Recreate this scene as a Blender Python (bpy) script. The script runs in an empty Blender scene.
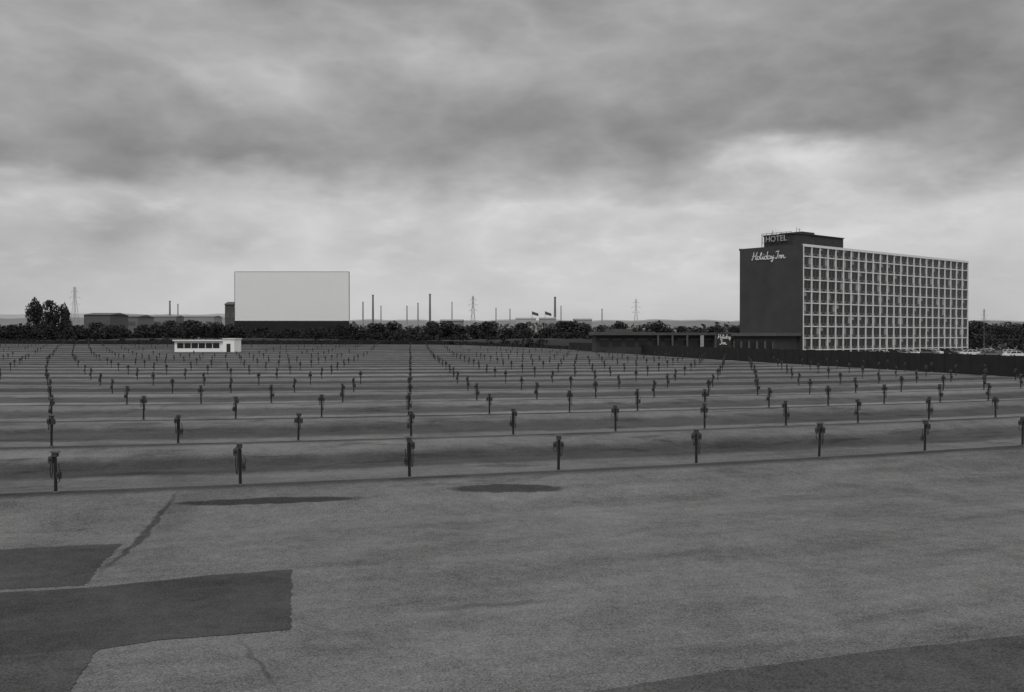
import bpy, math, random
import numpy as np
from mathutils import Vector, Matrix
random.seed(7); rng=np.random.default_rng(7)
sc=bpy.context.scene
sc.view_settings.view_transform='Standard'; sc.view_settings.look='None'; sc.view_settings.exposure=0
COL=sc.collection
H=4.2; HOR=336.0; F=1000.0
def P(x,y,z=0.0):
    D=(H-z)*F/(y-HOR); return ((x-512)/F*D, D)
def XZ(x,y,D):
    return ((x-512)/F*D, H+(HOR-y)/F*D)

# ---------------- node helpers
class NT:
    def __init__(s,t): s.t=t
    def n(s,typ,**k):
        nd=s.t.nodes.new(typ)
        for a,b in k.items(): setattr(nd,a,b)
        return nd
    def put(s,sock,v):
        if isinstance(v,bpy.types.NodeSocket): s.t.links.new(v,sock)
        else: sock.default_value=v
    def m(s,op,a,b=0.0,c=0.0,clamp=False):
        nd=s.n('ShaderNodeMath',operation=op,use_clamp=clamp)
        s.put(nd.inputs[0],a); s.put(nd.inputs[1],b); s.put(nd.inputs[2],c)
        return nd.outputs[0]
    def mr(s,v,a,b,c,d,smooth=True):
        nd=s.n('ShaderNodeMapRange'); nd.interpolation_type='SMOOTHSTEP' if smooth else 'LINEAR'
        s.put(nd.inputs[0],v)
        for i,q in enumerate((a,b,c,d)): nd.inputs[i+1].default_value=q
        return nd.outputs[0]
    def noise(s,vec,scale,detail=4,rough=.55,dist=0.0):
        nd=s.n('ShaderNodeTexNoise'); s.put(nd.inputs['Vector'],vec)
        nd.inputs['Scale'].default_value=scale; nd.inputs['Detail'].default_value=detail
        nd.inputs['Roughness'].default_value=rough; nd.inputs['Distortion'].default_value=dist
        return nd.outputs[0]
    def mapping(s,vec,loc=(0,0,0),rot=(0,0,0),scale=(1,1,1),typ='POINT'):
        nd=s.n('ShaderNodeMapping',vector_type=typ); s.put(nd.inputs[0],vec)
        nd.inputs['Location'].default_value=loc; nd.inputs['Rotation'].default_value=rot; nd.inputs['Scale'].default_value=scale
        return nd.outputs[0]
    def gray(s,v):
        nd=s.n('ShaderNodeCombineXYZ')
        for i in range(3): s.put(nd.inputs[i],v)
        return nd.outputs[0]
MATS={}
def mat(name,val,rough=.85,ns=2.0,amt=.25,ns2=None,bump=0.0,spec=.3,metal=0.0):
    if name in MATS: return MATS[name]
    m=bpy.data.materials.new(name); m.use_nodes=True; t=m.node_tree; t.nodes.clear(); g=NT(t)
    tc=g.n('ShaderNodeTexCoord').outputs['Object']
    a=g.noise(tc,ns,5)
    b=g.noise(tc,ns2 or ns*9,3)
    k=g.m('ADD',g.m('MULTIPLY',g.m('SUBTRACT',a,.5),2.4*amt),g.m('MULTIPLY',g.m('SUBTRACT',b,.5),1.2*amt))
    v=g.m('MULTIPLY',g.m('ADD',k,1.0),val)
    bs=g.n('ShaderNodeBsdfPrincipled'); g.put(bs.inputs['Base Color'],g.gray(v))
    bs.inputs['Roughness'].default_value=rough; bs.inputs['Specular IOR Level'].default_value=spec; bs.inputs['Metallic'].default_value=metal
    if bump:
        bp=g.n('ShaderNodeBump'); bp.inputs['Strength'].default_value=bump; bp.inputs['Distance'].default_value=.05
        g.put(bp.inputs['Height'],b); t.links.new(bp.outputs[0],bs.inputs['Normal'])
    o=g.n('ShaderNodeOutputMaterial'); t.links.new(bs.outputs[0],o.inputs[0])
    MATS[name]=m; return m

# ---------------- mesh helpers
class MB:
    def __init__(s): s.v=[]; s.f=[]; s.mi=[]
    def add(s,vs,fs,mi=0):
        o=len(s.v); s.v+= [tuple(p) for p in vs]; s.f+=[tuple(i+o for i in f) for f in fs]; s.mi+=[mi]*len(fs)
    def box(s,x0,x1,y0,y1,z0,z1,mi=0):
        vs=[(x,y,z) for z in (z0,z1) for y in (y0,y1) for x in (x0,x1)]
        s.add(vs,[(0,2,3,1),(4,5,7,6),(0,1,5,4),(2,6,7,3),(0,4,6,2),(1,3,7,5)],mi)
    def beam(s,a,b,w,mi=0,w2=None):
        a=Vector(a); b=Vector(b); d=(b-a).normalized(); up=Vector((0,0,1)) if abs(d.z)<.9 else Vector((0,1,0))
        x=d.cross(up).normalized(); y=d.cross(x).normalized(); w2=w if w2 is None else w2
        vs=[a+x*w*i+y*w*j for i,j in ((-.5,-.5),(.5,-.5),(.5,.5),(-.5,.5))]+[b+x*w2*i+y*w2*j for i,j in ((-.5,-.5),(.5,-.5),(.5,.5),(-.5,.5))]
        s.add(vs,[(0,1,2,3),(7,6,5,4),(0,4,5,1),(1,5,6,2),(2,6,7,3),(3,7,4,0)],mi)
    def tube(s,pts,rad,n=8,mi=0,cap=True):
        rs=rad if isinstance(rad,(list,tuple)) else [rad]*len(pts)
        vs=[];fs=[]
        for i,p in enumerate(pts):
            p=Vector(p); a=Vector(pts[max(i-1,0)]); b=Vector(pts[min(i+1,len(pts)-1)]); d=(b-a).normalized()
            up=Vector((0,0,1)) if abs(d.z)<.9 else Vector((0,1,0))
            x=d.cross(up).normalized(); y=d.cross(x).normalized()
            for j in range(n):
                t=2*math.pi*j/n; vs.append(p+(x*math.cos(t)+y*math.sin(t))*rs[i])
        for i in range(len(pts)-1):
            for j in range(n):
                k=(j+1)%n; fs.append((i*n+j,i*n+k,(i+1)*n+k,(i+1)*n+j))
        if cap: fs+= [tuple(range(n))[::-1],tuple((len(pts)-1)*n+j for j in range(n))]
        s.add(vs,fs,mi)
    def mesh(s,name,mats,smooth=False):
        m=bpy.data.meshes.new(name); m.from_pydata(s.v,[],s.f)
        for q in (mats if isinstance(mats,(list,tuple)) else [mats]): m.materials.append(q)
        m.polygons.foreach_set('material_index',s.mi)
        if smooth: m.polygons.foreach_set('use_smooth',[True]*len(s.f))
        m.update(); return m
def ob(name,data,loc=(0,0,0),rot=0.0,parent=None,**pr):
    o=bpy.data.objects.new(name,data); o.location=loc; o.rotation_euler=(0,0,rot)
    if parent is not None: o.parent=parent
    COL.objects.link(o)
    for k,v in pr.items(): o[k]=v
    return o
def empty(name,loc=(0,0,0),rot=0.0,**pr):
    o=ob(name,None,loc,rot,**pr); o.empty_display_size=.3; return o

# ---------------- world
w=bpy.data.worlds.new("World"); sc.world=w; w.use_nodes=True; t=w.node_tree; t.nodes.clear(); g=NT(t)
SUN_EL=math.radians(48); SUN_AZ=math.radians(200)
sky=g.n('ShaderNodeTexSky'); sky.sky_type='NISHITA'; sky.sun_disc=False; sky.sun_elevation=SUN_EL; sky.sun_rotation=SUN_AZ
bw=g.n('ShaderNodeRGBToBW'); t.links.new(sky.outputs[0],bw.inputs[0])
gen=g.n('ShaderNodeTexCoord').outputs['Generated']
sep=g.n('ShaderNodeSeparateXYZ'); t.links.new(gen,sep.inputs[0]); X,Y,Z=sep.outputs
az=g.m('ARCTAN2',X,Y); el=g.m('ARCSINE',Z)
n1=g.noise(g.mapping(gen,scale=(1,1,2.0)),3.2,5,.5,.2); n2=g.noise(g.mapping(gen,loc=(3,1,7),scale=(1,1,2.1)),7.5,7,.56,.1); n3=g.noise(g.mapping(gen,loc=(5,9,2),scale=(1,1,2.6)),4.0,6,.53,.1)
n4=g.noise(g.mapping(gen,loc=(1,6,4),scale=(1,1,3.2)),12,6,.55,.1)
def billow(sc_,loc,zs,det=4):
    q=g.noise(g.mapping(gen,loc=loc,scale=(1,1,zs)),sc_,det,.5,.05)
    return g.m('ABSOLUTE',g.m('MULTIPLY',g.m('SUBTRACT',q,.5),2.0))
bl1=billow(6.5,(2,4,1),2.3); bl2=billow(15,(7,1,3),2.2)
azw=g.m('ADD',az,g.m('MULTIPLY',g.m('SUBTRACT',n2,.5),.16))
elw=g.m('ADD',el,g.m('ADD',g.m('MULTIPLY',g.m('SUBTRACT',n1,.5),.065),g.m('ADD',g.m('MULTIPLY',g.m('SUBTRACT',n2,.5),.06),g.m('MULTIPLY',g.m('SUBTRACT',bl1,.2),.03))))
cr=g.n('ShaderNodeValToRGB'); r=cr.color_ramp; r.interpolation='LINEAR'
stops=[(0,.60),(.025,.640),(.08,.645),(.122,.625),(.142,.575),(.162,.495),(.22,.48),(.27,.52),(.34,.485),(.5,.66),(1.0,.98)]
while len(r.elements)<len(stops): r.elements.new(.5)
for e,(p,v) in zip(r.elements,stops): e.position=p; e.color=(v,v,v,1)
g.put(cr.inputs[0],g.m('MAXIMUM',elw,0.0))
val=cr.outputs[0]
def blob(px,py,rx,ry,amp):
    a0=math.atan((px-512)/F); e0=math.atan((HOR-py)/F*math.cos(a0))
    dx=g.m('DIVIDE',g.m('SUBTRACT',azw,a0),rx/F); dy=g.m('DIVIDE',g.m('SUBTRACT',elw,e0),ry/F)
    q=g.m('ADD',g.m('MULTIPLY',dx,dx),g.m('MULTIPLY',dy,dy))
    return g.m('MULTIPLY',g.m('EXPONENT',g.m('MULTIPLY',q,-1.0)),amp)
for b in [(778,168,82,18,.19),(250,92,95,19,.10),(900,70,260,70,-.05),(60,20,160,20,-.03),(110,160,220,24,-.05),(620,130,260,40,-.02),
          (60,235,200,30,-.05),(960,200,90,16,.02),(140,222,70,12,-.05),(600,215,50,8,.03),(950,300,130,50,-.04),(-40,280,130,60,-.06),(420,60,120,20,.05),(700,20,120,25,.03)]:
    val=g.m('ADD',val,blob(*b))
det=g.m('ADD',g.m('MULTIPLY',g.m('SUBTRACT',n2,.5),.12),g.m('MULTIPLY',g.m('SUBTRACT',n3,.5),.13))
det=g.m('ADD',det,g.m('ADD',g.m('MULTIPLY',g.m('SUBTRACT',.17,bl1),.15),g.m('MULTIPLY',g.m('SUBTRACT',.17,bl2),.05)))
det=g.m('MULTIPLY',det,g.mr(el,.0,.15,.25,1.0))
puff=g.m('MULTIPLY',g.mr(n4,.50,.66,0,1),g.m('MULTIPLY',g.mr(el,.03,.07,0,1),g.mr(el,.13,.17,1,0)))
det=g.m('ADD',det,g.m('MULTIPLY',puff,.028))
val=g.m('ADD',val,det)
val=g.m('MULTIPLY',g.m('MAXIMUM',val,.1),1.19)
lin=g.m('POWER',val,2.2)
lin=g.m('ADD',lin,g.m('MULTIPLY',bw.outputs[0],.004))
bg=g.n('ShaderNodeBackground'); g.put(bg.inputs[0],g.gray(lin)); bg.inputs[1].default_value=1.0
wo=g.n('ShaderNodeOutputWorld'); t.links.new(bg.outputs[0],wo.inputs[0])
L=bpy.data.lights.new('sun','SUN'); L.energy=.9; L.angle=math.radians(25); L.color=(1,.985,.96)
so=bpy.data.objects.new('sun',L); COL.objects.link(so)
sd=Vector((math.sin(SUN_AZ)*math.cos(SUN_EL),math.cos(SUN_AZ)*math.cos(SUN_EL),math.sin(SUN_EL)))
so.rotation_euler=sd.to_track_quat('Z','Y').to_euler()

# ---------------- camera
cam=bpy.data.cameras.new('camera'); cam.sensor_width=36; cam.lens=36*F/1024; cam.clip_end=20000; cam.clip_start=.1
co=bpy.data.objects.new('camera',cam); co.location=(0,0,H); co.rotation_euler=(math.radians(90)-math.atan(10/F),0,0)
COL.objects.link(co); sc.camera=co

# ---------------- row geometry
R=225.0; RS=11.6; D0=29.6; LOW=-.40; GZ=-.46
def row_pt(k,s):
    D=D0+RS*k; a=math.radians(7.5+10.5*math.exp(-max(k,0)*.26))
    cx=-.102*D-R*math.sin(a); cy=D+R*math.cos(a)
    return (cx+R*math.sin(a+s/R), cy-R*math.cos(a+s/R))
def fenceX(D): return 56.6-(D-110)*.2063
def S(q): q=min(1,max(0,q)); return q*q*(3-2*q)
def rise(x,y): return 1.8*S((y-175)/125)*S((fenceX(y)-x+14)/60)
NROW=23
def hump(k):
    kk=round(k)
    if kk<0: kk=0
    if kk>NROW-1: kk=NROW-1
    d=(k-kk)*RS
    if d<=0: q=max(0,1+d/5.0)
    else: q=max(0,1-d/2.8)
    q=q*q*(3-2*q); return q
def asphalt(name='asphalt',basev=.106,lot=True):
    m=bpy.data.materials.new(name); m.use_nodes=True; t=m.node_tree; t.nodes.clear(); g=NT(t)
    tc=g.n('ShaderNodeTexCoord'); oc=tc.outputs['Object']
    big=g.noise(oc,.05,4,.6,.5); mid=g.noise(oc,.45,6,.65,.3)
    fine=g.noise(oc,9,3,.8); grain=g.noise(oc,28,2,.8); g2=g.noise(oc,2.5,4,.7)
    def T(n_,amp): return g.m('MULTIPLY',g.m('SUBTRACT',n_,.5),amp)
    k=g.m('ADD',g.m('ADD',g.m('ADD',1.0,T(big,1.1)),g.m('ADD',T(mid,1.05 if lot else 1.4),T(fine,.85))),g.m('ADD',T(g2,.65),T(grain,2.6)))
    if lot:
        uv=tc.outputs['UV']
        su=g.n('ShaderNodeSeparateXYZ'); t.links.new(uv,su.inputs[0])
        s_,v_=su.outputs[0],su.outputs[1]
        streak=g.noise(g.mapping(uv,scale=(.035,.7,1)),1,5,.6,.3)
        k=g.m('ADD',k,T(streak,.9))
        wob=g.m('MULTIPLY',g.m('SUBTRACT',g.noise(g.mapping(uv,scale=(.16,.04,1)),1,7,.8),.5),g.mr(v_,20,90,3.2,2.4,False))
        vv=g.m('ADD',v_,wob)
        fr=g.m('SUBTRACT',vv,g.m('MULTIPLY',g.m('FLOOR',g.m('DIVIDE',vv,RS)),RS))
        inrows=g.m('MULTIPLY',g.mr(v_,-2,-1,0,1),g.mr(v_,NROW*RS-3,NROW*RS+4,1,0))
        rid=g.m('FLOOR',g.m('DIVIDE',vv,RS)); rn=g.n('ShaderNodeTexWhiteNoise',noise_dimensions='1D'); t.links.new(rid,rn.inputs['W'])
        k=g.m('MULTIPLY',k,g.m('ADD',1.0,g.m('MULTIPLY',g.m('MULTIPLY',g.m('SUBTRACT',rn.outputs[0],.5),.3),inrows)))
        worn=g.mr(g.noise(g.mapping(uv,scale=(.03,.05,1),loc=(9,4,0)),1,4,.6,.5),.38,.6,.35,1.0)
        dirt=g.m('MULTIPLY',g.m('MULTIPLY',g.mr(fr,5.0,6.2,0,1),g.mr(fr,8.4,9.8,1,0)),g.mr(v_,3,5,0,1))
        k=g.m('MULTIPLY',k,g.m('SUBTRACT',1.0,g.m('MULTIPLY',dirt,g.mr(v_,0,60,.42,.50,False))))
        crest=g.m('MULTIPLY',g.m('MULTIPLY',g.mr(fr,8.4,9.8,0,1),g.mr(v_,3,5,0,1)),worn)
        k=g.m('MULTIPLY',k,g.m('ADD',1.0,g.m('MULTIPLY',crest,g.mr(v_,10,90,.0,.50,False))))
        lane=g.m('MULTIPLY',g.m('MULTIPLY',g.mr(fr,.5,1.4,0,1),g.mr(fr,5.0,6.2,1,0)),inrows)
        k=g.m('MULTIPLY',k,g.m('ADD',1.0,g.m('MULTIPLY',lane,g.mr(v_,0,80,.18,.30,False))))
        first=g.m('MULTIPLY',g.mr(g.m('ADD',v_,wob),.6,1.2,0,1),g.mr(g.m('ADD',v_,wob),8.0,9.2,1,0))
        k=g.m('MULTIPLY',k,g.m('SUBTRACT',1.0,g.m('MULTIPLY',first,.24)))
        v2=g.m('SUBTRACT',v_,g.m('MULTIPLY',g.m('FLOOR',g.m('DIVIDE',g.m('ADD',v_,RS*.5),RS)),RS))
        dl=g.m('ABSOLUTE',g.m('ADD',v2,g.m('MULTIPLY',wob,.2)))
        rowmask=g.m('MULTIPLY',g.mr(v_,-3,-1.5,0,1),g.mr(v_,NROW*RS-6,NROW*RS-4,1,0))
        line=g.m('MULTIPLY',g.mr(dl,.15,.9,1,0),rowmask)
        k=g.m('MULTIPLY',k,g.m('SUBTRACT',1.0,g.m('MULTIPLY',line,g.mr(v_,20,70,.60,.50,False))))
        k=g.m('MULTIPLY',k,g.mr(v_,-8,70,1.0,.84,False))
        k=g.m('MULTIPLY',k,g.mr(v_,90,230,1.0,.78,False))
        oil=g.mr(g.noise(g.mapping(uv,scale=(.25,.6,1),loc=(3,8,0)),1,6,.65,.5),.54,.66,0,.45)
        k=g.m('MULTIPLY',k,g.m('SUBTRACT',1.0,g.m('MULTIPLY',oil,g.m('ADD',.3,g.m('MULTIPLY',inrows,g.mr(v_,20,70,.6,.25,False))))))
        dis=g.n('ShaderNodeVectorMath',operation='ADD'); t.links.new(oc,dis.inputs[0])
        s2=g.n('ShaderNodeVectorMath',operation='SCALE'); n5=g.n('ShaderNodeTexNoise'); n5.inputs['Scale'].default_value=1.6; n5.inputs['Detail'].default_value=5
        t.links.new(oc,n5.inputs['Vector']); t.links.new(n5.outputs['Color'],s2.inputs[0]); s2.inputs['Scale'].default_value=.4; t.links.new(s2.outputs[0],dis.inputs[1])
        def stain(x0,y0,x1,y1,wid,amt,soft=.5):
            nonlocal k
            a=P(x0,y0,LOW); b=P(x1,y1,LOW); cx=(a[0]+b[0])/2+.2; cy=(a[1]+b[1])/2+.2
            ln=math.hypot(b[0]-a[0],b[1]-a[1])/2; an=math.atan2(b[1]-a[1],b[0]-a[0])
            mp=g.mapping(dis.outputs[0],loc=(cx,cy,0),rot=(0,0,an),scale=(ln,wid,1000),typ='TEXTURE')
            le=g.n('ShaderNodeVectorMath',operation='LENGTH'); t.links.new(mp,le.inputs[0])
            k=g.m('MULTIPLY',k,g.m('SUBTRACT',1.0,g.mr(le.outputs['Value'],1-soft,1.0,amt,0)))
        stain(444,499,570,496,.52,.68,.25)
        stain(155,515,378,506,.34,.70,.3)
        stain(184,500,84,588,.13,.58,.6)
        stain(205,498,140,555,.8,.22,.9)
        stain(390,613,590,599,.22,.36,.8)
        stain(232,628,296,715,.07,.35,.8); stain(200,640,330,700,.6,.14,.95)
        stain(0,500,160,492,.5,.3,.8)
        stain(900,560,1024,545,.3,.24,.8)
        stain(600,560,760,548,.3,.16,.9)
        stain(760,640,980,600,.25,.18,.9)
        stain(300,560,520,545,.7,.16,.95); stain(500,660,900,640,.5,.16,.95); stain(620,510,1000,490,1.0,.18,.95); stain(20,480,200,470,.7,.3,.8)
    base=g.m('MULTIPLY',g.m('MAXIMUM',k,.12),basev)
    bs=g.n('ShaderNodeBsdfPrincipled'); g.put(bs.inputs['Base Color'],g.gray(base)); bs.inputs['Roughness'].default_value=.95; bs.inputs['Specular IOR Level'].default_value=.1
    bp=g.n('ShaderNodeBump'); bp.inputs['Strength'].default_value=.5; bp.inputs['Distance'].default_value=.02
    g.put(bp.inputs['Height'],fine); t.links.new(bp.outputs[0],bs.inputs['Normal'])
    o=g.n('ShaderNodeOutputMaterial'); t.links.new(bs.outputs[0],o.inputs[0]); return m
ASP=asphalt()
ks=np.arange(-5,25.0001,1/16); ss=np.arange(-240,240.1,4.0)
vs=[];uvv=[]
for k in ks:
    h=hump(k); A=1-.55*S((k-1)/4.0)
    for s in ss:
        x,y=row_pt(k,s)
        fx=fenceX(y)-x
        e=min(1,max(0,(fx-1)/5)); z=LOW*(A*(1-h)*e+(1-e))+rise(x,y)
        vs.append((x,y,z)); uvv.append((s,k*RS))
ns=len(ss); fs=[(i*ns+j,i*ns+j+1,(i+1)*ns+j+1,(i+1)*ns+j) for i in range(len(ks)-1) for j in range(ns-1)]
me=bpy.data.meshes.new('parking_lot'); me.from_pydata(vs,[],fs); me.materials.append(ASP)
ul=me.uv_layers.new(name='rows'); li=np.zeros(len(me.loops),dtype=np.int32); me.loops.foreach_get('vertex_index',li)
ul.data.foreach_set('uv',np.array(uvv,dtype=np.float32)[li].ravel())
me.polygons.foreach_set('use_smooth',[True]*len(fs)); me.update()
ob('parking_lot_ground',me,kind='structure')
b=MB(); 
b.add([(-9000,-300,GZ),(9000,-300,GZ),(9000,9000,GZ),(-9000,9000,GZ)],[(0,1,2,3)])
ob('ground',b.mesh('ground',mat('dry_grass_ground',.05,.95,.02,.5,.3)),kind='structure')

# asphalt patches
PM={}; PZ=[LOW+.004]
def patch(pts,val,nm,jit=.03):
    z=PZ[0]; PZ[0]+=.004
    w_=[P(x,y,LOW) for x,y in pts]; out=[]; off=0
    for i,(a,c) in enumerate(zip(w_,w_[1:]+w_[:1])):
        ln=math.hypot(c[0]-a[0],c[1]-a[1]); n=max(2,int(ln/.08))
        for j in range(n):
            q=j/n; off=.8*off+random.uniform(-1,1)*jit*.45; o2=random.uniform(-1,1)*.022
            out.append((a[0]+(c[0]-a[0])*q+off*.5+o2,a[1]+(c[1]-a[1])*q+off+o2,z))
    m=bpy.data.meshes.new(nm); m.from_pydata(out,[],[tuple(range(len(out)))])
    if val not in PM: PM[val]=asphalt('asphalt_patch_%s'%val,val,False)
    m.materials.append(PM[val])
    ob(nm,m,kind='structure')
patch([(-60,551),(0,550),(60,547),(122,544),(103,563),(84,586),(30,589),(-60,593)],.048,'asphalt_patch')
patch([(-60,597),(0,593),(84,589),(200,577),(291,570),(290,631),(225,636),(160,641),(96,651),(0,658),(-60,662)],.045,'asphalt_patch')
patch([(-60,660),(0,657),(95,651),(82,672),(66,700),(60,730),(-60,730)],.054,'asphalt_patch')
patch([(560,700),(700,676),(860,655),(1030,636),(1100,628),(1100,740),(540,740)],.054,'asphalt_patch')

# ---------------- speaker posts
mp_=mat('post_metal',.018,.7,6,.3); mh=mat('speaker_casting',.05,.6,8,.5); mg=mat('speaker_grille',.02,.8,30,.3); mc=mat('rubber_cable',.015,.7,5,.2); mcon=mat('concrete_footing',.08,.95,6,.3,60,.3)
def part_meshes(var,b_=None):
    rr=random.Random(var)
    pole=MB(); pole.tube([(0,0,-.12),(0,0,.5),(0,0,1.02)],[.040,.038,.036],8); pole.tube([(0,0,-.1),(0,0,.02),(0,0,.035)],[.09,.085,.05],10,1)
    jb=MB(); jb.box(-.065,.065,-.05,.05,.99,1.11); jb.add([(-.12,-.07,1.11),(.12,-.07,1.11),(.12,.07,1.11),(-.12,.07,1.11),(-.085,-.04,1.155),(.085,-.04,1.155),(.085,.04,1.155),(-.085,.04,1.155)],[(3,2,1,0),(4,5,6,7),(0,1,5,4),(1,2,6,5),(2,3,7,6),(3,0,4,7)])
    sps=[]
    for sx in (-1,1):
        lo=rr.choice([0,0,0,.08,.42]) ; sp=MB(); z=.80-lo; x=sx*.096
        pr=[(-.044,0),(-.055,.04),(-.055,.16),(-.042,.20),(.042,.20),(.055,.16),(.055,.04),(.044,0)]
        vv=[(x+p[0],-.055,z+p[1]) for p in pr]+[(x+p[0]*.85,.045,z+.01+p[1]*.92) for p in pr]
        n=8; sp.add(vv,[tuple(range(n)),tuple(range(n,2*n))[::-1]]+[(i,i+n,(i+1)%n+n,(i+1)%n) for i in range(n)])
        sp.tube([(x,-.057,z+.105),(x,-.065,z+.105)],[.038,.033],10,1)
        sp.tube([(x,0,z+.19),(x,-.01,z+.22),(x*.6,0,z+.24)],.013,5,0)
        sps.append(sp)
    cb=MB()
    for sx in (-1,1):
        dp=rr.uniform(.15,.55); wd=rr.choice([0,.0,.01,.06])
        x0=sx*.096
        pts=[(x0,-.02,.81),(x0+sx*wd,-.05,.81-dp*.5),(x0+sx*wd*.6-sx*.01,-.05,.81-dp),(x0-sx*.03,-.05,.78-dp),(sx*.048,-.045,.83-dp*.6),(sx*.045,-.04,.97)]
        cb.tube(pts,.011,5,0)
    return pole,jb,sps,cb
VAR=[]
for v in range(7):
    pole,jb,sps,cb=part_meshes(v)
    full=MB()
    for q,off in ((pole,0),(jb,2),(sps[0],3),(sps[1],3),(cb,5)):
        o=len(full.v); full.v+=q.v; full.f+=[tuple(i+o for i in f) for f in q.f]
        full.mi+=[{0:{0:0,1:1},2:{0:2},3:{0:2,1:3},5:{0:4}}[off][m] for m in q.mi]
    VAR.append(dict(pole=pole.mesh('pole',[mp_,mcon]),jb=jb.mesh('junction_box',mh),s0=sps[0].mesh('speaker',[mh,mg]),s1=sps[1].mesh('speaker',[mh,mg]),cb=cb.mesh('cable',mc),full=full,fm=full.mesh('speaker_post',[mp_,mcon,mh,mg,mc])))
posts=[]
for k in range(NROW):
    sp_={0:4.82,1:4.6,2:4.45}.get(k,4.35)
    for j in range(-66,67):
        s=j*sp_+random.uniform(-.15,.15)
        if k>=1 and j>0: s-=min(.035*j*j,.12*j+.4)
        x,y=row_pt(k,s)
        if x>fenceX(y)-4: continue
        if -81<x<-56 and 212<y<240: continue
        if y>302 or abs(x)>.54*y+1.5: continue
        if k>5 and j==-1: continue
        if random.random()<(.015 if k<8 else .12) and k>1: continue
        posts.append((math.hypot(x,y),k,x,y))
posts.sort()
rest=MB(); GP='drive-in speaker posts in curved rows'
LB='dark metal speaker post with two hung speakers on asphalt'
for i,(d,k,x,y) in enumerate(posts):
    V=VAR[i*3%7 if k else (i*2+1)%7]; rz=random.uniform(-.5,.5); sz=random.uniform(.97,1.07); pz=rise(x,y)
    if k<4:
        e=empty('speaker_post',(x,y,pz),rz,label=LB,category='speaker post',group=GP); e.scale=(1.12,1.12,sz)
        e.rotation_euler=(random.uniform(-.025,.025),random.uniform(-.025,.025),rz)
        for nm,key in (('pole','pole'),('junction_box','jb'),('speaker','s0'),('speaker','s1'),('cable','cb')):
            ob(nm,V[key],parent=e)
    elif i<300:
        e=ob('speaker_post',V['fm'],(x,y,pz),rz,label=LB,category='speaker post',group=GP); e.scale=(1.0,1.0,sz*.95)
    else:
        hz=random.uniform(.8,1.05); q=MB(); q.tube([(0,0,-.1),(0,0,.9*hz)],.05,5,0); q.box(-.09,.09,-.06,.06,.85*hz,1.02*hz,2); q.box(-.14,-.04,-.05,.05,.66*hz,.86*hz,2); q.box(.04,.14,-.05,.05,.66*hz,.86*hz,2)
        o=len(rest.v); rest.v+=[(a+x,b_+y,c+pz) for a,b_,c in q.v]; rest.f+=[tuple(ii+o for ii in f) for f in q.f]; rest.mi+=q.mi
ob('distant_speaker_posts',rest.mesh('distant_speaker_posts',[mp_,mcon,mh]),kind='stuff',label='far rows of dark speaker posts on asphalt',category='speaker post')
print('posts',len(posts))

# ---------------- foliage
mfol=mat('foliage_dark',.045,.95,.35,.4,1.5,0,.05); mfol2=mat('foliage_far_haze',.09,.95,.05,.5,.4,0,.05); mbark=mat('bark',.05,.95,3,.3)  # far woodland foliage gets a lighter base colour as painted-in distance haze
def leaves(centers,radii,n,size,mb_,mi=1):
    centers=np.array(centers); radii=np.array(radii)
    idx=rng.integers(0,len(centers),n)
    d=rng.normal(size=(n,3)); d/=np.linalg.norm(d,axis=1)[:,None]
    rr=rng.uniform(.35,1,n)**.5
    p=centers[idx]+d*radii[idx]*rr[:,None]
    a=rng.normal(size=(n,3)); a/=np.linalg.norm(a,axis=1)[:,None]
    c=np.cross(a,rng.normal(size=(n,3))); c/=np.linalg.norm(c,axis=1)[:,None]
    sz=size*rng.uniform(.5,1.3,n)[:,None]
    vv=np.stack([p-a*sz,p+c*sz*.7,p+a*sz,p-c*sz*.7],1).reshape(-1,3)
    o=len(mb_.v); mb_.v+=[tuple(q) for q in vv.tolist()]
    mb_.f+=[(o+4*i,o+4*i+1,o+4*i+2,o+4*i+3) for i in range(n)]; mb_.mi+=[mi]*n
def tree_meshes(h,wd,seed,n=1900,size=.30):
    rr=random.Random(seed); T=MB(); T.tube([(0,0,-.4),(0,0,h*.25),(rr.uniform(-.2,.2),0,h*.5),(0,rr.uniform(-.3,.3),h*.85)],[.03*h,.022*h,.014*h,.004*h],7)
    cs=[];rs=[]
    for i in range(14):
        an=rr.uniform(0,6.28); hh=h*rr.uniform(.32,.86); rad=wd*.5*rr.uniform(.15,.75)*(1.15-.6*hh/h)
        c=(math.cos(an)*rad,math.sin(an)*rad,hh); cs.append(c); q=wd*rr.uniform(.17,.27); rs.append((q,q,q*.8))
        T.tube([(0,0,h*rr.uniform(.25,.5)),(c[0]*.5,c[1]*.5,hh*.85),c],[.01*h,.007*h,.002*h],5)
    cs.append((0,0,h*.88)); rs.append((wd*.2,wd*.2,h*.11))
    C=MB(); leaves(cs,rs,n,size,C,0)
    return T.mesh('trunk',mbark),C.mesh('crown',mfol)
TV=[tree_meshes(10,8,s) for s in range(5)]
def tree(x,y,h,wmul=1.0,lab='leafy dark tree at the edge of the lot',grp='trees around the lot'):
    tm,cm=random.choice(TV); e=empty('tree',(x,y,GZ),random.uniform(0,6.28),label=lab,category='tree',group=grp)
    e.scale=(h/10*wmul,h/10*wmul,h/10)
    ob('trunk',tm,parent=e); ob('crown',cm,parent=e)
for px_,ty,D,wm_ in ((35,297,380,.56),(51,298,372,.52),(64,302,375,.5)):
    x,z=XZ(px_,ty,D); tree(x,D,z+.3,wm_,'tall dark leafy tree standing above the hedge','tall trees behind the lot')
for px_ in list(range(352,600,12))+list(range(606,735,16)):
    D=random.uniform(335,420); x,z=XZ(px_+random.uniform(-6,6),random.choice([320,322,325,326,327]),D)
    tree(x,D,z+.3,random.uniform(1.0,2.0))
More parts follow.
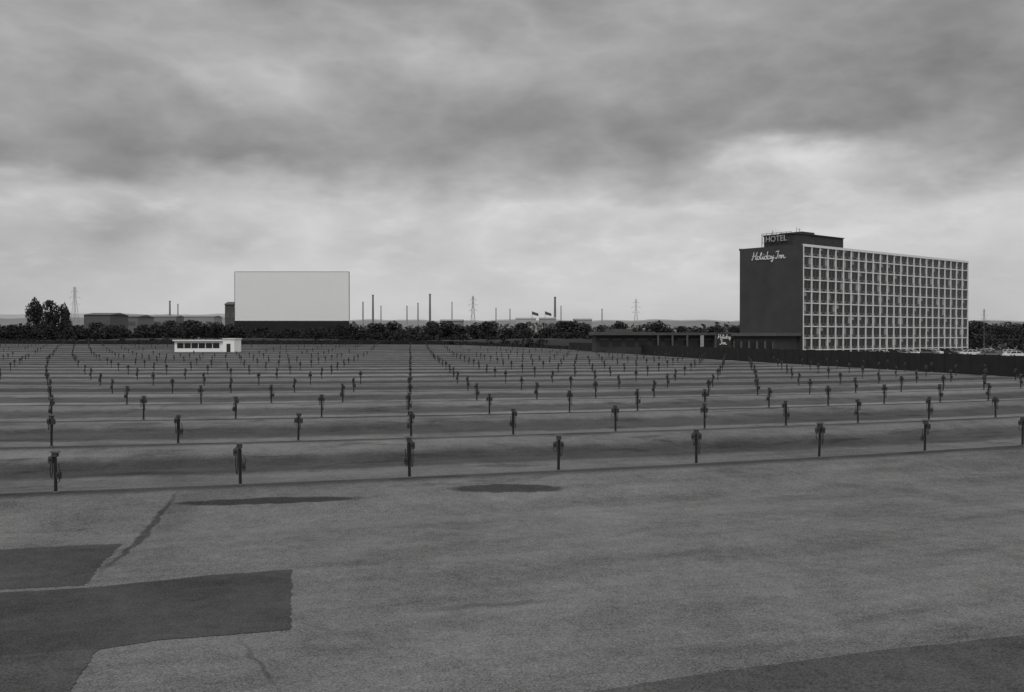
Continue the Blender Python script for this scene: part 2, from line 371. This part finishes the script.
for px_ in range(972,1040,8):
    D=random.uniform(300,340); x,z=XZ(px_,random.uniform(319,326),D); tree(x,D,z+.3,random.uniform(1.0,1.5))
for px_ in range(-10,232,15):
    D=random.uniform(340,380); x,z=XZ(px_+random.uniform(-5,5),random.choice([319,321,323,324]),D); tree(x,D,z+.3,random.uniform(1.0,1.9))
def mass(nm,pts,n,size,lab,m=mfol,depth=4):
    cs=[];rs=[]
    for (x0,y0,h0),(x1,y1,h1) in zip(pts,pts[1:]):
        ln=math.hypot(x1-x0,y1-y0); c=int(ln/2.2)+1
        for i in range(c):
            q=i/c; h=(h0+(h1-h0)*q)*random.uniform(.85,1.03)*(1+.12*math.sin((x0+(x1-x0)*q)*.11)); 
            for zz in np.arange(.8,h,1.6):
                r_=random.uniform(1.2,1.9); cs.append((x0+(x1-x0)*q+random.uniform(-1,1),y0+(y1-y0)*q+random.uniform(-depth,depth)*.5,min(zz,h-r_*.6))); rs.append((r_,r_,r_*.8))
    B=MB(); leaves(cs,rs,n,size,B,0); ob(nm,B.mesh(nm,m),kind='stuff',label=lab,category='bushes')
mscr=mat('scrub_dark',.03,.95,.35,.4,1.5,0,.05)
mass('hedge',[(-330,324,6.2),(-230,324,6.5),(-150,323,7.2),(-50,323,7.6)],26000,.45,'dark overgrown hedge along the lot edge',mscr)
mass('hedge',[(-330,309,3.2),(-180,309,3.4),(-60,309,3.2),(12,307,3.0)],18000,.40,'low dark scrub on the bank behind the lot',mscr,7)
mass('hedge',[(-54,330,5.2),(-30,326,4.8),(0,322,4.6),(20,318,4.6),(45,310,4.8)],15000,.42,'dark scrub and bushes beyond the fence',mscr)
mass('hedge',[(45,300,6),(62,290,5),(70,300,4)],3000,.4,'dark bushes beside the low building')
mass('hedge',[(125,285,4.5),(170,300,5.5),(220,310,6)],7000,.42,'dark bushes beyond the hotel parking area')
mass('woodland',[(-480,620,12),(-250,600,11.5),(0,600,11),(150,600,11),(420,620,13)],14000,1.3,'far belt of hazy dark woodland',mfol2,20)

# embankment behind lot
b=MB()
xs=np.linspace(-420,60,90); 
for i,x in enumerate(xs):
    top=3.2+.4*math.sin(x*.05)+random.uniform(-.15,.15)
    b.v+= [(x,306,GZ),(x,311,top*.85),(x,318,top),(x,345,GZ)]
for i in range(len(xs)-1):
    for j in range(3): b.f.append((i*4+j,(i+1)*4+j,(i+1)*4+j+1,i*4+j+1)); b.mi.append(0)
ob('embankment_terrain',b.mesh('embankment_terrain',mat('weedy_earth',.018,.95,.3,.5,3),True),kind='structure')
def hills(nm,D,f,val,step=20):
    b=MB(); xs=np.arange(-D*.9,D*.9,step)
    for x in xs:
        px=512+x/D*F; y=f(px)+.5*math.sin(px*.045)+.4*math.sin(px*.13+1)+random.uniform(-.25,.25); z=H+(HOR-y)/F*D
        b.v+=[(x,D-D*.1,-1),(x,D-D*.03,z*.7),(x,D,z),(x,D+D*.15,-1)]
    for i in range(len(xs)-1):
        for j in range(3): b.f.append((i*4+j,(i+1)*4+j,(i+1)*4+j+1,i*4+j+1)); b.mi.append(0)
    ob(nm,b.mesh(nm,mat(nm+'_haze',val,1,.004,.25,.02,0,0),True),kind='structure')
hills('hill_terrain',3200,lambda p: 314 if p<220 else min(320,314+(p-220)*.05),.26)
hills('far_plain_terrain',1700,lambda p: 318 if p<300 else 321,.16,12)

# ---------------- boundary fence
mf=mat('fence_dark_boards',.016,.9,.8,.5,12); 
def fence(a,c,h,lab):
    b=MB(); ax,ay=a; L_=math.hypot(c[0]-ax,c[1]-ay); n=int(L_/2.5); dx,dy=(c[0]-ax)/L_,(c[1]-ay)/L_
    for i in range(n):
        s0=i*L_/n; s1=(i+1)*L_/n; hh=h+random.uniform(-.05,.05)
        p=(ax+dx*(s0+.06),ay+dy*(s0+.06)); q=(ax+dx*(s1-.06),ay+dy*(s1-.06)); hh+=rise(*p)
        nx,ny=-dy*.03,dx*.03
        vs=[(p[0]-nx,p[1]-ny,GZ),(q[0]-nx,q[1]-ny,GZ),(q[0]+nx,q[1]+ny,GZ),(p[0]+nx,p[1]+ny,GZ)]
        b.add(vs+[(v[0],v[1],hh) for v in vs],[(0,1,2,3),(7,6,5,4),(0,4,5,1),(1,5,6,2),(2,6,7,3),(3,7,4,0)])
        b.beam((ax+dx*s0,ay+dy*s0,GZ),(ax+dx*s0,ay+dy*s0,h+.1+rise(*p)),.12)
    ob('boundary_fence',b.mesh('boundary_fence',mf),label=lab,category='fence')
fence((70.9,41),(17.4,304),2.0,'long dark board fence between lot and hotel')
fence((17.1,304.3),(-330,305),1.0,'low dark board fence across the end of the lot')

# ---------------- screen
ms=mat('screen_white_paint',.80,.8,.15,.03,.8); mdk=mat('dark_timber',.03,.9,1,.4); mfm=mat('screen_edge_trim',.10,.9,1,.3)
X0,X1=-91.4,-53.8; SD=330; Z0,Z1=9.4,25.5
e=empty('movie_screen',((X0+X1)/2,SD,GZ),0,label='huge blank white drive-in movie screen on dark base wall',category='movie screen')
b=MB(); wx=(X1-X0)/2; b.box(-wx,wx,0,.15,Z0+.3,Z1+.3)
ob('screen_panel',b.mesh('screen_panel',ms),parent=e)
b=MB()
b.box(-wx-.1,wx+.1,-.03,.5,Z1+.303,Z1+.42,1); b.box(-wx-.15,-wx-.003,-.03,.5,Z0+.28,Z1+.302,1); b.box(wx+.003,wx+.15,-.03,.5,Z0+.28,Z1+.302,1)
for i in range(9):
    x=-wx+1.2+i*(2*wx-2.4)/8; b.beam((x,.8,0),(x,.8,Z1),.5); b.beam((x*.85,9,0),(x*.95,.9,Z1-2),.45); b.beam((x*.95,.8,8),(x*.9,5.5,8),.3)
for z in (8,13,18,23): b.beam((-wx+1,.9,z),(wx-1,.9,z),.3)
ob('frame',b.mesh('frame',[mdk,mfm]),parent=e)
b=MB(); b.box(-wx-.1,wx+.1,-.4,-.1,0,Z0+.25)
ob('base_wall',b.mesh('base_wall',mat('base_wall_boards',.02,.9,.4,.4,6)),parent=e)

# ---------------- snack bar
mw=mat('white_painted_block',.85,.85,.8,.04,9); mgl=mat('dark_glass',.015,.3,1,.3,4,0,.4); mrf=mat('roof_felt',.13,.95,1,.3)
SBD=225; sbx=(174.5-512)/F*SBD
e=empty('refreshment_building',(sbx,SBD,LOW+rise(sbx+6,SBD)+.05),0,label='low white flat-roofed refreshment building with dark windows',category='building'); e.scale=(.87,.87,.87)
b=MB(); b.box(0,12.6,0,6,-.8,3.2); b.box(12.603,15.6,-.5,6,-.8,3.65)
ob('wall',b.mesh('wall',mw),parent=e)
b=MB(); b.box(-.3,12.598,-.7,6.3,3.203,3.5); b.box(12.55,15.8,-.7,6.3,3.653,3.9)
ob('roof',b.mesh('roof',mat('roof_fascia',.75,.9,1,.06)),parent=e)
wm=MB(); wm.box(0,1.66,-.06,-.005,0,1.35,0); wm.box(.05,1.61,-.08,-.062,.05,1.3,1); wm=wm.mesh('window',[mat('window_frame_grey',.08),mgl])
for i in range(6): ob('window',wm,(.7+i*1.85,0,1.35),parent=e)
b=MB(); b.box(0,1.0,-.06,-.005,0,2.2); dm=b.mesh('door',mat('door_dark',.03))
ob('door',dm,(13.6,-.5,.3),parent=e)
b=MB(); b.tube([(0,0,0),(0,0,.6)],.22,8); b.box(-.3,.3,-.3,.3,.6,.7)
ob('roof_vent',b.mesh('roof_vent',mrf),(5,4,3.5),parent=e)

# ---------------- hotel
U=Vector((.762,.645)); ANG=math.atan2(.645,.762)
hot=empty('hotel',(64,220,LOW),ANG,label='nine-storey slab hotel with gridded facade and dark brick end wall',category='building')
LEN,WID,FH,NF,NB=77.4,16.7,2.58,9,24
mbr=mat('dark_brick',.052,.95,.25,.3,7); mfr=mat('precast_concrete',.72,.9,.5,.08,6); mpan=mat('spandrel_panel',.20,.85,.6,.35,5)
mcur=mat('pale_curtain',.32,.9,3,.3); mroof=mat('penthouse_cladding',.045,.9,.6,.3,6)
TOP=24.8; 
b=MB(); b.box(0,LEN,.2,WID,0,TOP-.3); b.box(-.25,-.002,.0,WID+.1,0,TOP,0); b.box(LEN+.002,LEN+.25,.0,WID+.1,0,TOP)
ob('wall',b.mesh('wall',mbr),parent=hot)
b=MB(); b.box(0,LEN,.42,WID,TOP-.297,TOP-.05); b.box(-.3,LEN+.3,WID+.102,WID+.3,TOP-.4,TOP+.1)
ob('roof',b.mesh('roof',mrf),parent=hot)
bay=(LEN-.2)/NB; b=MB(); G0=1.55
for i in range(NB+1):
    x=.1+i*bay; b.box(x-.14,x+.14,-.10,.19,0,TOP-.5)
for j in range(NF):
    z=G0+j*FH
    for i in range(NB):
        x=.1+i*bay; b.box(x+.142,x+bay-.142,-.03,.19,z-.10,z+.10)
b.box(-.1,LEN+.1,-.14,.40,TOP-.497,TOP+.05)
ob('facade_grid',b.mesh('facade_grid',mfr),parent=hot)
b=MB()
for j in range(NF):
    z=G0+j*FH
    for i in range(NB):
        x=.1+i*bay; b.box(x+.145,x+bay-.145,.06,.195,z+.103,z+.70)
ob('spandrel_panels',b.mesh('spandrel_panels',mpan),parent=hot,kind='stuff')
def win(v):
    q=MB(); W_=bay-.30; q.box(0,W_,.0,.05,0,1.74,0)
    q.box(W_*.5-.04,W_*.5+.04,-.03,-.003,.0,1.74,2)
    if v==1: q.box(.05,W_*.36,-.02,-.004,.1,1.66,1)
    if v==2: q.box(W_*.70,W_-.05,-.02,-.004,.1,1.66,1)
    if v==3: q.box(.05,W_*.18,-.02,-.004,.1,1.66,1); q.box(W_*.84,W_-.05,-.02,-.004,.1,1.66,1)
    if v==4: q.box(.05,W_*.42,-.02,-.004,.9,1.66,1)
    q.box(W_*.3,W_*.7,-.12,-.085,-.44,-.1,3)
    return q
wins=[win(v) for v in range(5)]; WM=[mgl,mcur,mat('mullion',.15),mat('vent_grille',.05)]; wmesh=[q.mesh('window',WM) for q in wins]
restw=MB(); cnt=0
for i,j in [(i,j) for i in range(NB) for j in range(NF-1,-1,-1)]:
    v=random.choice([0,0,0,0,1,2,3,4]); loc=(.1+i*bay+.15,.145,G0+j*FH+.72)
    if cnt<100: ob('window',wmesh[v],loc,parent=hot); cnt+=1
    else:
        q=wins[v]; o=len(restw.v); restw.v+=[(a+loc[0],c+loc[1],d+loc[2]) for a,c,d in q.v]; restw.f+=[tuple(ii+o for ii in f) for f in q.f]; restw.mi+=q.mi
ob('windows',restw.mesh('windows',WM),parent=hot,kind='stuff')
b=MB(); b.box(1,19.3,2,11,TOP-.05,TOP+2.5); b.box(.8,19.5,1.8,11.2,TOP+2.503,TOP+2.7); b.box(4,9,3,9,TOP+2.703,TOP+3.3); b.box(14,16,4,7,TOP+2.703,TOP+3.1)
ob('penthouse',b.mesh('penthouse',mroof),parent=hot)
b=MB()
for (x,y,h) in ((2,3,3.0),(6,5,3.6),(1.5,9,2.4),(9,6,2.0),(3,10,2.2)): b.beam((x,y,TOP+2.7),(x,y,TOP+2.7+h*.45),.07)
b.beam((5.4,5,TOP+4.0),(6.6,5,TOP+4.0),.05)
ob('roof_antenna',b.mesh('roof_antenna',mdk),parent=hot)
ST=[[(.1,.2),(.3,0),(.55,.6),(.8,2.0),(.7,2.05)],[(.3,.9),(1.6,1.1)],[(1.75,2.05),(1.5,1.3),(1.3,.4),(1.45,0),(1.75,.2)],
 'o2.1',[(2.3,.8),(2.6,.6)],[(2.6,.3),(3.0,1.5),(2.97,1.95),(2.75,1.6),(2.72,.3),(2.9,0),(3.2,.3)],[(3.2,.3),(3.4,.9),(3.35,.2),(3.5,0),(3.7,.3)],[(3.5,1.3),(3.6,1.42)],
 'o4.1',[(4.8,2.05),(4.48,.3),(4.6,0),(4.85,.2)],'o5.15',[(5.55,.9),(5.5,.2),(5.65,0),(5.85,.3)],[(5.85,.8),(5.9,.2),(6.1,.05),(6.4,.9),(6.25,-.3),(6.0,-.8),(5.7,-.6),(6.3,0),(6.6,.3)],
 [(7.1,1.7),(7.4,1.95),(8.1,1.95)],[(7.8,1.95),(7.55,.5),(7.35,.05),(7.0,0),(6.95,.25)],[(8.0,.9),(7.95,0),(8.05,.5),(8.3,.9),(8.45,.6),(8.45,.1),(8.65,0)],[(8.75,.9),(8.75,0),(8.85,.5),(9.1,.9),(9.25,.6),(9.25,.1),(9.5,0),(9.8,.2)]]
def script(mb,fn,wd,only=None,dx=0,dy=0,sc_=1):
    for s_ in ST:
        if isinstance(s_,str):
            c=float(s_[1:]); s_=[(c+.36*math.cos(t_),.45+.45*math.sin(t_)) for t_ in np.linspace(0,2*math.pi,11)]
        m_=sum(p[0] for p in s_)/len(s_)
        if only=='a' and m_>6.8: continue
        if only=='b' and m_<=6.8: continue
        for p,q in zip(s_,s_[1:]): mb.beam(fn((p[0]+dx)*sc_,(p[1]+dy)*sc_),fn((q[0]+dx)*sc_,(q[1]+dy)*sc_),wd)
mlt=mat('sign_letter_white',.75,.6,2,.08)
b=MB(); script(b,lambda x,y:(-.33,13.5-x*.94,22.0+y*.84),.14)
ob('sign_lettering',b.mesh('sign_lettering',mlt),parent=hot,label='white script sign mounted high on brick wall')
def textmesh(s_,size,nm,m,ext=.05):
    c=bpy.data.curves.new(nm,'FONT'); c.body=s_; c.size=size; c.extrude=ext; c.offset=0; c.align_x='CENTER'
    o=bpy.data.objects.new(nm,c); COL.objects.link(o); dg=bpy.context.evaluated_depsgraph_get(); dg.update()
    me=bpy.data.meshes.new_from_object(o.evaluated_get(dg)); bpy.data.objects.remove(o); me.materials.clear(); me.materials.append(m); me.name=nm; return me
tm=textmesh('HOTEL',1.8,'roof_sign_letters',mat('roof_letter_grey',.36,.6,2,.15))
o=bpy.data.objects.new('roof_sign_letters',tm); o.parent=hot; COL.objects.link(o)
o.matrix_local=Matrix(((0,0,-1,.5),(-1,0,0,7.4),(0,1,0,TOP+1.2),(0,0,0,1)))
b=MB()
for z in (TOP+1.05,TOP+2.75,TOP+3.1): b.beam((.75,3.6,z),(.75,11.4,z),.08)
for y in np.linspace(3.6,11.4,7): b.beam((.75,y,TOP),(.75,y,TOP+3.2),.07); b.beam((.8,y,TOP),(.98,y,TOP+2.4),.06)
ob('roof_sign_frame',b.mesh('roof_sign_frame',mat('sign_frame_steel',.05)),parent=hot)
# lobby
lob=empty('hotel_lobby',(64,220,LOW),ANG,label='single-storey dark lobby wing with pale flat roof edge',category='building')
b=MB(); b.box(-9,-.3,1,12,0,4.6); ob('wall',b.mesh('wall',mat('lobby_wall',.05,.9,.4,.3,5)),parent=lob)
b=MB(); b.box(-9.8,-.3,.2,12.8,4.603,5.3); ob('roof',b.mesh('roof',mat('lobby_fascia',.09,.9,.6,.2)),parent=lob)
q=MB(); q.box(-.05,0,0,1.9,0,2.6,0); q.box(-.08,-.052,0,.1,0,2.6,1); q.box(-.08,-.052,1.8,1.9,0,2.6,1); q=q.mesh('window',[mgl,mat('mullion_pale',.2)])
for i in range(5): ob('window',q,(-9.003,1.4+i*2.1,.9),parent=lob)
# restaurant building
bq=empty('low_restaurant_building',(20,238,LOW),0,label='long single-storey building with flat roof and pale piers',category='building')
b=MB(); b.box(0,32,0,12,0,4.8); ob('wall',b.mesh('wall',mat('restaurant_wall',.045,.9,.3,.4,4)),parent=bq)
b=MB(); b.box(-.8,14,-1.4,12.5,4.803,5.6); b.box(14.003,32.5,-1.4,12.5,4.803,5.4) ; b.box(3,9,3,8,5.603,6.3)
ob('roof',b.mesh('roof',mat('restaurant_fascia',.08,.9,.4,.3)),parent=bq)
b=MB(); b.box(-.2,.2,-1.35,-.95,0,4.8); cm_=b.mesh('column',mat('grey_column',.09,.9,1,.2)); b=MB(); b.box(-.4,.4,-1.35,-.95,0,4.8); cm2=b.mesh('column',mat('pale_column_bright',.32,.9,1,.2))
for x in (14.6,18,21.5,25,28.2,31.5): ob('column',cm2 if x==25 else cm_,(x,0,0),parent=bq)
q=MB(); q.box(0,2.2,-.05,-.003,0,1.8,0); q.box(0,2.2,-.08,-.052,1.7,1.8,1); q=q.mesh('window',[mgl,mat('mullion_pale',.2)])
for i in range(10): ob('window',q,(.8+i*3.1,0,2.1),parent=bq)

# small road sign
sx,sy=XZ(724,340,200)[0],200
e=empty('roadside_sign',(sx,sy,LOW),.1,label='square dark sign with pale script lettering on two posts',category='sign')
b=MB(); b.box(-1.5,1.5,0,.25,2.4,5.1); ob('board',b.mesh('board',mat('sign_board_dark',.03)),parent=e)
b=MB(); b.beam((-1.1,.12,0),(-1.1,.12,2.4),.16); b.beam((1.1,.12,0),(1.1,.12,2.4),.16); ob('post',b.mesh('post',mdk),parent=e)
b=MB(); script(b,lambda x,y:(-1.4+x,-.06,4.1+y),.09,'a',0,0,.42); script(b,lambda x,y:(-.9+x,-.06,2.9+y),.1,'b',-6.9,0,.5)
ob('lettering',b.mesh('lettering',mlt),parent=e)
# flags
for px_ in (532,545):
    D=420; x,z=XZ(px_,311,D); e=empty('flagpole',(x,D,GZ),0,label='slim flagpole with dark flag blowing above the trees',category='flagpole',group='flagpoles beyond the trees')
    b=MB(); b.tube([(0,0,0),(0,0,z+.5)],[.14,.07],8); ob('pole',b.mesh('pole',mat('flagpole_metal',.25)),parent=e)
    b=MB(); n=8
    for i in range(n+1):
        q=i/n; yy=.25*math.sin(q*6); b.v+=[(.1+q*2.6,yy,z+.3-q*.9),(.1+q*2.6,yy+.05,z-1.0-q*.7)]
    for i in range(n): b.f.append((2*i,2*i+1,2*i+3,2*i+2)); b.mi.append(0)
    ob('flag',b.mesh('flag',mat('flag_cloth',.09,.9,1,.5)),parent=e)

# ---------------- cars
def car_proto(paint):
    body=MB(); w2=.9
    prof=[(-2.5,.35),(-2.55,.6),(-2.45,.85),(-1.5,.92),(1.0,.95),(2.3,.86),(2.55,.7),(2.55,.4),(2.2,.28),(-2.2,.28)]
    n=len(prof); vv=[(x,-w2,z) for x,z in prof]+[(x,w2,z) for x,z in prof]
    body.add(vv,[tuple(range(n))[::-1],tuple(range(n,2*n))]+[(i,(i+1)%n,(i+1)%n+n,i+n) for i in range(n)])
    gl=MB(); a=[(-1.75,.93),(1.05,.95),(.45,1.36),(-1.15,1.36)]; vv=[(x,-(.82 if z<1 else .66),z) for x,z in a]+[(x,(.82 if z<1 else .66),z) for x,z in a]
    gl.add(vv,[(3,2,1,0),(4,5,6,7)]+[(i,(i+1)%4,(i+1)%4+4,i+4) for i in range(4)])
    rf=MB(); rf.box(-1.2,.5,-.68,.68,1.363,1.42)
    for x0,x1 in ((-1.8,-1.17),(1.08,.47),):
        for y0 in (-1,1): rf.beam((x0,y0*.84,.94),(x1,y0*.68,1.37),.07)
    for y0 in (-1,1): rf.beam((-.3,y0*.84,.94),(-.3,y0*.68,1.37),.07)
    return body.mesh('body',paint),gl.mesh('window_glass',mgl),rf.mesh('car_roof',paint)
wh=MB(); wh.tube([(0,-.1,0),(0,.1,0)],.32,14,0); wh.tube([(0,-.11,0),(0,.11,0)],.17,10,1); whm=wh.mesh('wheel',[mc,mat('hubcap',.5,.4)])
cols=[('white',.7),('silver_grey',.4),('dark_blue',.04),('mid_grey',.15)]
CP=[car_proto(mat('car_paint_'+n_,v_,.4,1,.05,5,0,.5)) for n_,v_ in cols]
def car(x,y,rot,c):
    e=empty('parked_car',(x,y,LOW),rot,label='%s sedan parked beside the hotel'%('dark' if c==2 else cols[c][0].replace('_',' ')),category='car',group='cars parked beside the hotel')
    for nm,m_ in zip(('body','window_glass','car_roof'),CP[c]): ob(nm,m_,parent=e)
    for wx_ in (-1.55,1.55):
        for wy in (-.82,.82): ob('wheel',whm,(wx_,wy,.32),parent=e)
for tt,off,c in ((14,7,3),(20,7,0),(24,8,2),(28,8,1),(33,7,0),(38,9,3),(44,7,0),(49,8,2),(55,8,1),(60,8,2),(66,9,3),(71,8,0)):
    p=(64+U.x*tt+.645*off,220+U.y*tt-.762*off); car(p[0],p[1],ANG+math.pi/2+random.uniform(-.05,.05),c)
for px_,D,c,r_ in ((972,232,0,.1),(984,240,1,.2),(996,228,2,1.5),(1003,246,3,1.6),(1011,236,0,.1),(1019,228,2,.3),(990,214,3,.0),(1016,212,0,.05)):
    car((px_-512)/F*D,D,r_,c)
lp=MB(); lp.tube([(0,0,0),(0,0,8.5)],[.12,.07],8); lp.beam((-.9,0,8.5),(.9,0,8.5),.1); lpa=lp.mesh('pole',mat('lamp_metal',.12))
lh=MB(); lh.box(-.35,.35,-.15,.15,-.1,.1); lhm=lh.mesh('lamp_head',mat('lamp_head',.2))
for px_,D in ((984,262),):
    e=empty('street_lamp',((px_-512)/F*D,D,LOW),0,label='twin-arm parking lot lamp on slim pole',category='street lamp')
    ob('pole',lpa,parent=e); ob('lamp_head',lhm,(-1.1,0,8.5),parent=e); ob('lamp_head',lhm,(1.1,0,8.5),parent=e)

# ---------------- distant industry
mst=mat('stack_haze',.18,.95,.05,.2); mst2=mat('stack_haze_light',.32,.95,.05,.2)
for px_,ty,D,r_ in ((170,301,1100,1.0),(178,304,1150,.8),(363,302,1150,.9),(373,295,1000,1.0),(381,306,1150,.7),(407,306,1200,.8),(418,303,1200,.9),(430,294,1050,1.1),(452,302,1200,.7),(496,308,1200,.7),(510,309,1200,.7),(555,297,1000,1.15),(561,306,1200,.7),(602,309,1250,.8)):
    x,z=XZ(px_,ty,D); b=MB(); b.tube([(0,0,-1),(0,0,z*.5),(0,0,z)],[r_*1.3,r_*1.05,r_*.85],12,0); b.tube([(0,0,z-.8),(0,0,z+.2)],r_*1.05,12,0)
    ob('smokestack',b.mesh('smokestack',mst if r_>.95 else mst2),(x,D,0),label='tall slim industrial smokestack beyond the trees',category='chimney',group='distant smokestacks')
def pylon(px_,ty,D,tk=.0048):
    x,z=XZ(px_,ty,D); b=MB(); w0,w1=z*.08,z*.016
    def wd(q): return w0+(w1-w0)*min(1,q*1.25)
    lv=[0,.2,.38,.54,.68,.8,.9,1.0]; t_=tk*z
    for a_,c_ in zip(lv,lv[1:]):
        A=wd(a_);B=wd(c_)
        for sx_,sy_ in ((-1,-1),(1,-1),(1,1),(-1,1)): b.beam((sx_*A,sy_*A,a_*z),(sx_*B,sy_*B,c_*z),t_*1.3)
        for sy_ in (-1,1):
            b.beam((-A,sy_*A,a_*z),(B,sy_*B,c_*z),t_*.6); b.beam((A,sy_*A,a_*z),(-B,sy_*B,c_*z),t_*.6); b.beam((-B,sy_*B,c_*z),(B,sy_*B,c_*z),t_*.6)
    for q,l in ((.68,.09),(.8,.11),(.91,.07)):
        b.beam((-l*z,0,q*z),(l*z,0,q*z),t_)
        for s_ in (-1,1): b.beam((s_*l*z,0,q*z),(0,0,(q+.05)*z),t_*.6); b.beam((s_*l*z,0,q*z),(s_*l*z,0,(q-.03)*z),t_*.7)
    ob('transmission_tower',b.mesh('transmission_tower',mst2),(x,D,0),random.uniform(-.3,.3),label='lattice steel electricity transmission tower',category='electricity pylon',group='distant transmission towers')
pylon(473,296,900); pylon(636,299,950); pylon(75,287,1000,.0035); pylon(984,309,1100)
def shed(x0,x1,ty,D,val,lab,depth=25,peak=0):
    a,z=XZ(x0,ty,D); c,_=XZ(x1,ty,D); W_=c-a; e=empty('industrial_building',(a,D,GZ),0,label=lab,category='building',group='distant industrial buildings')
    b=MB(); b.box(0,W_,0,depth,0,z-1); ob('wall',b.mesh('wall',mat('shed_%.2f'%val,val,.9,.05,.2)),parent=e)
    b=MB(); b.add([(-.5,-.5,z-.997),(W_+.5,-.5,z-.997),(W_+.5,depth+.5,z-.997),(-.5,depth+.5,z-.997),(-.5,depth/2,z+.3+peak),(W_+.5,depth/2,z+.3+peak)],[(0,1,5,4),(2,3,4,5),(0,4,3),(1,2,5),(3,2,1,0)])
    ob('roof',b.mesh('roof',mat('shed_roof_%.2f'%val,val*.8,.9,.05,.2)),parent=e)
    n=max(2,int(W_/9)); q=MB(); q.box(0,W_/n*.6,-.15,-.02,0,z*.12); qm=q.mesh('window',mat('window_haze',.1))
    for i in range(n): ob('window',qm,(W_/n*(i+.2),0,z*.65),parent=e)
shed(84,110,312,520,.10,'long low dark-roofed shed behind the hedge'); shed(112,138,314,560,.16,'long low grey-roofed shed behind the hedge')
shed(150,176,315,900,.2,'grey distant factory shed'); shed(184,214,315,900,.26,'grey distant factory shed')
shed(225,236,301,420,.08,'dark multi-storey block beside the movie screen',12)
shed(516,536,317,900,.4,'pale distant factory shed'); shed(540,556,317,900,.3,'grey distant factory shed'); shed(575,592,318,880,.3,'grey distant factory shed'); shed(440,462,319,800,.22,'grey distant factory shed')
